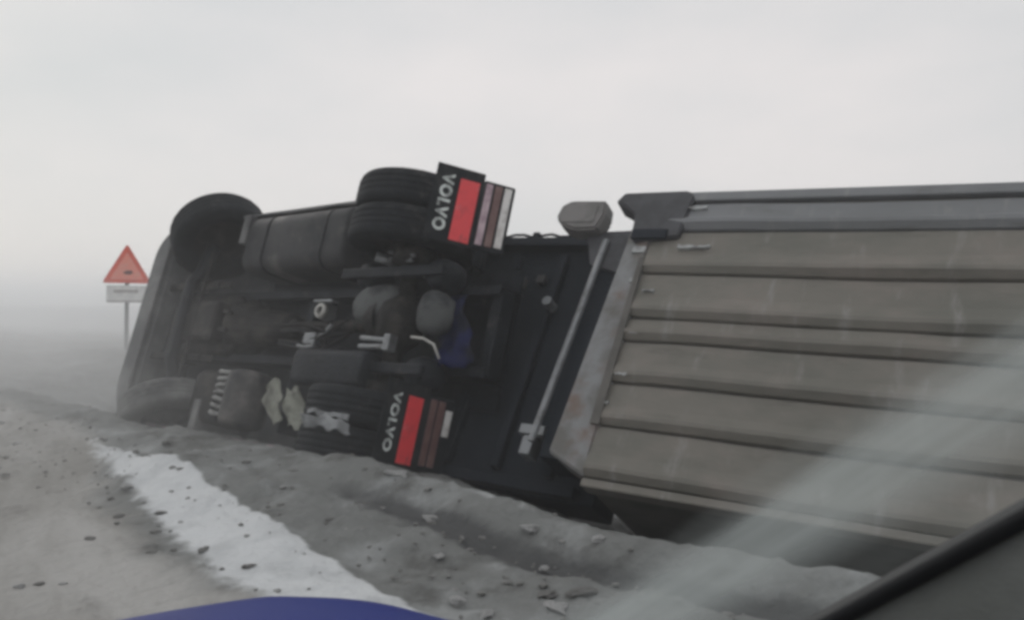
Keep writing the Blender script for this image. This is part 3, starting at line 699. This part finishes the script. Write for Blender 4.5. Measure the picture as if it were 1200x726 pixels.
for (x, y, l, t) in ((-0.42, 0.12, 0.17, 0.035), (-0.52, 0.49, 0.25, 0.04), (-0.17, 0.90, 0.09, 0.03), (-0.14, 1.62, 0.09, 0.03), (-0.06, 1.86, 0.07, 0.03), (-0.13, 1.28, 0.07, 0.02)):
    def scrape(bm):
        n = 7; up = [(x+l*k/n, y + t*0.5*random.uniform(0.1, 0.9)*(k not in (0, n))) for k in range(n+1)]; dn = [(px_, y + t*random.uniform(0.55, 1.0)) for px_, _ in up[::-1]]
        extrude_poly(bm, [(a, b, 0.0) for a, b in up + dn], (0, 0, 0.046))
    obj_of('paint_scrape', 'paint_scrape', trailer, scrape)
def lampbox(bm):
    pts = [(0.46, 0.05), (0.80, 0.04), (0.88, 0.09), (0.90, 0.22), (0.80, 0.31), (0.68, 0.35), (0.48, 0.34), (0.44, 0.2)]
    extrude_poly(bm, [(x, y, -0.12) for x, y in pts], (0, 0, 0.18))
    bmesh.ops.bevel(bm, geom=list(bm.edges), offset=0.02, segments=2, affect='EDGES')
lb = obj_of('marker_box', 'lamp_case', trailer, lampbox)
obj_of('box_face', 'lamp_case', lb, lambda bm: box(bm, 0.52, 0.82, 0.10, 0.28, 0.055, 0.07, 0.006))
obj_of('box_arm', 'bracket_dark', trailer, lambda bm: extrude_poly(bm, [(0.14, 0.28, -0.14), (0.62, 0.30, -0.14), (0.50, 0.62, -0.14), (0.20, 0.70, -0.14)], (0, 0, 0.08)))
# gooseneck with its skid plate, over the coupling
obj_of('skid_plate', 'trailer_dark', trailer, lambda bm: box(bm, 0.16, 2.9, 0.03, 2.46, -1.05, -0.62, 0.02))
obj_of('skid_rail', 'trailer_dark', trailer, lambda bm: box(bm, 0.3, 2.88, 0.03, 0.12, -0.63, -0.50, 0.01))
obj_of('skid_rail', 'trailer_dark', trailer, lambda bm: box(bm, 0.3, 2.88, 2.35, 2.45, -0.63, -0.52, 0.01))
for k in range(4):
    obj_of('plate_rib', 'trailer_dark', trailer, lambda bm: box(bm, 0.55+0.5*k, 0.62+0.5*k, 0.2, 2.3, -0.64, -0.54, 0.01))
obj_of('king_pin', 'galvanised', trailer, lambda bm: lathe(bm, [(0, -0.5), (0.045, -0.5), (0.045, -0.56), (0.035, -0.57), (0.05, -0.63), (0, -0.63)], 'Z', 16, (1.05, 0.75, 0.05)))
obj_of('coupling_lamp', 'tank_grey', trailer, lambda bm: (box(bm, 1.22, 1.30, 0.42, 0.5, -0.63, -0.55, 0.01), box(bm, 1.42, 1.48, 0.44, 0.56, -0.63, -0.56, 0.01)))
def cable(bm):
    pts = [(1.9-k*0.1, -0.02 + 0.018*math.sin(k*1.9), -0.55) for k in range(13)]
    tube(bm, pts, 0.014, 6)
obj_of('cable', 'trailer_dark', trailer, cable, True)
for x in (0.98, 1.42):
    obj_of('cable_clip', 'trailer_dark', trailer, lambda bm: box(bm, x, x+0.07, -0.045, 0.06, -0.6, -0.52, 0.01))
obj_of('support_foot', 'galvanised', trailer, lambda bm: (box(bm, 0.52, 0.74, 2.02, 2.10, -0.40, -0.2, 0.01), box(bm, 0.6, 0.70, 2.10, 2.26, -0.38, -0.22, 0.015)))
# running gear far back
for x in (-5.6, -6.9, -8.2):
    obj_of('axle_beam', 'cast_iron', trailer, lambda bm: tube(bm, [(x, 0.2, 0.5), (x, 2.3, 0.5)], 0.07, 12))
    for y, sd in ((0.18, -1), (2.32, 1)):
        wheel(trailer, x, y, 0.5, 0.52, 0.36, sd, 0.06)
for y in (0.75, 1.75):
    obj_of('chassis_beam', 'chassis_black', trailer, lambda bm: box(bm, -9.0, -5.0, y-0.06, y+0.06, 0.05, 0.42, 0.01))

# ------------------------------------------------------------------ warning sign
sx, sy = -7.82, 17.3; sp = Vector((sx, sy)); ss = sp.dot(RF); sdist = sp.dot(RN)
sz = height(ss, sdist) - 0.05
base_z = 0.33
face = math.atan2(-sx, sy)            # turned to the approaching road
SM = Matrix.Translation((sx, sy, sz)) @ Matrix.Rotation(R_(26), 4, 'Z') @ Matrix.Rotation(R_(0.6), 4, 'Y')
sign = empty('warning_sign', SM, 'red triangular warning sign with white plate below on thin steel post', 'sign')
ztop = 2.64 - sz
obj_of('post', 'post_steel', sign, lambda bm: tube(bm, [(0, 0.04, 0), (0, 0.04, ztop-0.1)], 0.04, 12))
def tri(bm, k, y0, y1, zc, sidel, rr):
    pts = []
    h = sidel*math.sqrt(3)/2
    vs_ = [(-sidel/2, -h/3), (sidel/2, -h/3), (0, 2*h/3)]
    for i, (x, z) in enumerate(vs_):
        vx, vz = x*(1-rr*2.2), z*(1-rr*2.2)
        base = math.atan2(z, x)
        for j in range(5):
            a = base + R_(-60+30*j); pts.append((vx+math.cos(a)*rr*sidel*0.62, y0, zc+vz+math.sin(a)*rr*sidel*0.62))
    extrude_poly(bm, pts, (0, y1-y0, 0))
zc = ztop - 0.52
obj_of('backing', 'post_steel', sign, lambda bm: tri(bm, 0, -0.004, 0.02, zc, 0.93, 0.06))
obj_of('border', 'sign_red', sign, lambda bm: tri(bm, 0, -0.012, -0.005, zc, 0.92, 0.06))
obj_of('face', 'sign_pink', sign, lambda bm: tri(bm, 0, -0.020, -0.013, zc-0.005, 0.64, 0.05))
def symbol(bm):
    o = []
    for k in range(14):
        a = 2*math.pi*k/14; o.append((0.02+0.085*math.cos(a)*(1+0.25*math.sin(3*a)), -0.026, zc-0.06+0.036*math.sin(a)*(1+0.2*math.cos(2*a))))
    extrude_poly(bm, o, (0, 0.005, 0))
    box(bm, -0.02, 0.09, -0.0265, -0.0215, zc-0.045, zc-0.012)
obj_of('symbol', 'sign_symbol', sign, symbol)
pl = obj_of('plate', 'sign_plate', sign, lambda bm: box(bm, -0.38, 0.36, -0.012, 0.012, zc-0.66, zc-0.31, 0.008))
def prints(bm):
    x = -0.24
    for k in range(9):
        w_ = random.uniform(0.03, 0.05); box(bm, x, x+w_, -0.017, -0.0125, zc-0.45-random.uniform(0, .02), zc-0.40); x += w_+0.012
    box(bm, -0.36, 0.34, -0.017, -0.0125, zc-0.645, zc-0.62)
obj_of('plate_print', 'sign_print', pl, prints)

# ------------------------------------------------------------------ the blue car the picture is taken from (x along the road, y to its right, z up)
CM = Matrix(((RF.x, RN.x, 0, 0), (RF.y, RN.y, 0, 0), (0, 0, 1, 0), (0, 0, 0, 1)))
car = empty('car', CM, 'blue car with bonnet and dark windscreen edge in the foreground', 'car')
CY = 0.36                 # the car's centre line lies right of the eye
HW = 0.80
def hood(bm):
    n, m = 26, 22; rows = []
    for i in range(n+1):
        t = i/n; x = 0.66 + 0.92*t
        row = []
        for j in range(m+1):
            q = -1 + 2*j/m
            corner = max(0, t-0.55)/0.45
            hw = HW - 0.06 - 0.16*corner**2.2
            y = CY + hw*q
            z = 0.934 + 0.03*(1-abs(q)**2.2) - 0.055*t - 0.10*max(0, t-0.8)**2*25*0.3
            z -= 0.16*max(0, abs(q)-0.86)**1.5*6
            xx = x - 0.10*abs(q)**3*corner
            row.append(bm.verts.new((xx, y, z)))
        rows.append(row)
    for a, b in zip(rows, rows[1:]):
        for k in range(m): bm.faces.new((a[k], a[k+1], b[k+1], b[k]))
    r = bmesh.ops.extrude_face_region(bm, geom=list(bm.faces))
    for v in [g for g in r['geom'] if isinstance(g, bmesh.types.BMVert)]: v.co.z -= 0.03
    bmesh.ops.recalc_face_normals(bm, faces=bm.faces)
obj_of('bonnet', 'car_blue', car, hood, True)
for sd in (1, -1):
    obj_of('wing', 'car_blue', car, lambda bm: (box(bm, 0.62, 1.40, CY+sd*(HW-0.05)-0.06, CY+sd*(HW-0.05)+0.06, 0.50, 0.79, 0.05), box(bm, 0.62, 0.78, CY+sd*(HW-0.05)-0.05, CY+sd*(HW-0.05)+0.05, 0.3, 0.52, 0.02)), True)
    wh = wheel(car, 1.12, CY+sd*0.72, 0.31, 0.31, 0.2, sd, 0.04)
    obj_of('door', 'car_blue', car, lambda bm: box(bm, -0.75, 0.60, CY+sd*0.80-0.03, CY+sd*0.80+0.03, 0.3, 0.92, 0.02))
obj_of('nose', 'car_blue', car, lambda bm: box(bm, 1.36, 1.58, CY-0.66, CY+0.66, 0.35, 0.80, 0.06), True)
obj_of('floor_pan', 'car_black', car, lambda bm: box(bm, -0.8, 1.4, CY-0.7, CY+0.7, 0.22, 0.30))
obj_of('dashboard', 'car_dash', car, lambda bm: box(bm, 0.36, 0.66, CY-0.70, CY+0.70, 0.6, 0.90, 0.05), True)
# windscreen: line of its side edge, and how much it bows forward in the middle
PB = Vector((0.62, 0.705, 0.880)); PT = Vector((-0.42, 0.62, 1.705))       # lower and upper end, y from the centre line
def screen_pt(u, v):                     # u -1..1 across, v 0..1 up
    e = PB.lerp(PT, v)
    return Vector((e.x + 0.26*(1-u*u), CY + e.y*u, e.z + 0.03*(1-u*u)))
def screen(bm):                          # margin of the glass beside the pillar, with a pale streaky film
    uvl = bm.loops.layers.uv.new('UVMap')
    n, m = 24, 24; U = [0.36+0.63*i/n for i in range(n+1)]; V = [0.0+0.95*j/m for j in range(m+1)]
    g = [[bm.verts.new(screen_pt(a, b)) for b in V] for a in U]
    for i in range(n):
        for j in range(m):
            f = bm.faces.new((g[i][j], g[i+1][j], g[i+1][j+1], g[i][j+1]))
            for lp, (p, q) in zip(f.loops, ((i, j), (i+1, j), (i+1, j+1), (i, j+1))): lp[uvl].uv = (U[p], V[q])
def film_material():
    m = bpy.data.materials.new('filmed_glass'); m.use_nodes = True
    nt = m.node_tree; N = nt.nodes; L = nt.links; N.remove(N['Principled BSDF'])
    uv = N.new('ShaderNodeUVMap'); uv.uv_map = 'UVMap'; sx = N.new('ShaderNodeSeparateXYZ'); L.new(uv.outputs[0], sx.inputs[0])
    def math_(op, a, b=None, c=None):
        n = N.new('ShaderNodeMath'); n.operation = op
        for k, v in enumerate((a, b, c)):
            if v is None: continue
            if isinstance(v, (int, float)): n.inputs[k].default_value = v
            else: L.new(v, n.inputs[k])
        return n.outputs[0]
    def ramp(v, a, b, lo=0.0, hi=1.0):
        r = N.new('ShaderNodeMapRange'); r.interpolation_type = 'SMOOTHSTEP'
        for k, x in zip(('From Min', 'From Max', 'To Min', 'To Max'), (a, b, lo, hi)): r.inputs[k].default_value = x
        L.new(v, r.inputs['Value']); return r.outputs['Result']
    mp = N.new('ShaderNodeMapping'); mp.inputs['Scale'].default_value = (9, 3.2, 1); L.new(uv.outputs[0], mp.inputs['Vector'])
    t = N.new('ShaderNodeTexNoise'); t.inputs['Scale'].default_value = 1.0; t.inputs['Detail'].default_value = 3; L.new(mp.outputs[0], t.inputs['Vector'])
    wob = math_('MULTIPLY_ADD', t.outputs['Fac'], 0.12, -0.06)
    u = math_('ADD', sx.outputs['X'], wob); u = math_('MULTIPLY_ADD', sx.outputs['Y'], -0.12, u)      # the pale band leans a little off the pillar
    up = ramp(u, 0.38, 0.60); dn = ramp(u, 0.64, 0.84, 1.0, 0.14)
    edge = ramp(sx.outputs['X'], 0.37, 0.50)
    top = ramp(sx.outputs['Y'], 0.62, 0.92, 1.0, 0.0)
    f = math_('MULTIPLY', math_('MULTIPLY', up, dn), math_('MULTIPLY', edge, top))
    f = math_('MULTIPLY', f, ramp(t.outputs['Fac'], 0.2, 0.75, 0.34, 0.70))
    tr = N.new('ShaderNodeBsdfTransparent'); tl = N.new('ShaderNodeBsdfTranslucent'); tl.inputs['Color'].default_value = (0.41, 0.445, 0.44, 1)
    mx = N.new('ShaderNodeMixShader'); L.new(f, mx.inputs['Fac']); L.new(tr.outputs[0], mx.inputs[1]); L.new(tl.outputs[0], mx.inputs[2])
    L.new(mx.outputs[0], N['Material Output'].inputs['Surface'])
    return m
obj_of('filmed_windscreen', film_material(), car, screen, True)
for sd in (1, -1):
    def seal(bm, sd=sd):
        pts = [screen_pt(sd*1.0, k/10) for k in range(-1, 11)]
        tube(bm, pts, 0.014, 10)
    obj_of('windscreen_seal', 'car_black', car, seal, True)
    def trim(bm, sd=sd):
        rows = []
        for k in range(-1, 11):
            p = screen_pt(sd*1.0, k/10)
            rows.append([bm.verts.new(p + Vector((dx, sd*dy, dz))) for dx, dy, dz in ((-0.012, 0.010, -0.012), (-0.05, 0.03, -0.05), (-0.12, 0.045, -0.14), (-0.2, 0.05, -0.26), (-0.2, 0.07, -0.26), (-0.05, 0.055, -0.045), (0.0, 0.04, 0.0))])
        for a, b in zip(rows, rows[1:]):
            for i in range(7): bm.faces.new((a[i], a[(i+1) % 7], b[(i+1) % 7], b[i]))
        bm.faces.new(rows[0]); bm.faces.new(rows[-1][::-1])
        bmesh.ops.recalc_face_normals(bm, faces=bm.faces)
    obj_of('pillar_trim', 'car_trim', car, trim, True)
obj_of('roof', 'car_blue', car, lambda bm: box(bm, -1.4, -0.20, CY-0.66, CY+0.66, 1.73, 1.79, 0.02))

# ------------------------------------------------------------------ thin drifting-snow air
def hz(bm): box(bm, -1600, 1600, -1600, 1600, -9, 9)
m = bpy.data.materials.new('haze_air'); m.use_nodes = True
nt = m.node_tree
for n in list(nt.nodes):
    if n.type != 'OUTPUT_MATERIAL': nt.nodes.remove(n)
pv = nt.nodes.new('ShaderNodeVolumePrincipled'); pv.inputs['Color'].default_value = (0.985, 0.987, 0.99, 1)
pv.inputs['Density'].default_value = 0.006; pv.inputs['Anisotropy'].default_value = 0.3
nt.links.new(pv.outputs['Volume'], nt.nodes['Material Output'].inputs['Volume'])
hb = bmesh.new(); hz(hb); haze = link('haze', hb, m, None, False, 'stuff')

# ------------------------------------------------------------------ snow blown low over the road beyond the cab
m = bpy.data.materials.new('blown_snow'); m.use_nodes = True
nt = m.node_tree; N = nt.nodes; L = nt.links
for n in list(N):
    if n.type != 'OUTPUT_MATERIAL': N.remove(n)
pv = N.new('ShaderNodeVolumePrincipled'); pv.inputs['Color'].default_value = (0.98, 0.98, 0.98, 1); pv.inputs['Anisotropy'].default_value = 0.2
tc = N.new('ShaderNodeTexCoord'); sx = N.new('ShaderNodeSeparateXYZ'); L.new(tc.outputs['Object'], sx.inputs[0])
def rmp(v, a, b, lo=0.0, hi=1.0):
    r = N.new('ShaderNodeMapRange'); r.interpolation_type = 'SMOOTHSTEP'
    for k, x in zip(('From Min', 'From Max', 'To Min', 'To Max'), (a, b, lo, hi)): r.inputs[k].default_value = x
    L.new(v, r.inputs['Value']); return r.outputs['Result']
def mul(a, b):
    n = N.new('ShaderNodeMath'); n.operation = 'MULTIPLY'; L.new(a, n.inputs[0])
    if isinstance(b, float): n.inputs[1].default_value = b
    else: L.new(b, n.inputs[1])
    return n.outputs[0]
tn = N.new('ShaderNodeTexNoise'); tn.inputs['Scale'].default_value = 0.45; tn.inputs['Detail'].default_value = 3
L.new(tc.outputs['Object'], tn.inputs['Vector'])
den = mul(mul(rmp(sx.outputs['X'], 2.6, 15.0), rmp(sx.outputs['X'], 34.0, 44.0, 1.0, 0.0)), mul(rmp(sx.outputs['Z'], -0.4, 2.3, 1.0, 0.0), rmp(tn.outputs['Fac'], 0.3, 0.7, 0.25, 1.0)))
den = mul(mul(den, mul(rmp(sx.outputs['Y'], -15.0, -9.0), rmp(sx.outputs['Y'], 9.0, 15.0, 1.0, 0.0))), 0.27)
L.new(den, pv.inputs['Density'])
L.new(pv.outputs['Volume'], N['Material Output'].inputs['Volume'])
bs = bmesh.new(); box(bs, 2.6, 45.0, -15.0, 15.0, -3.2, 2.4)
blow = link('blowing_snow', bs, m, None, False, 'stuff'); blow.matrix_world = CM
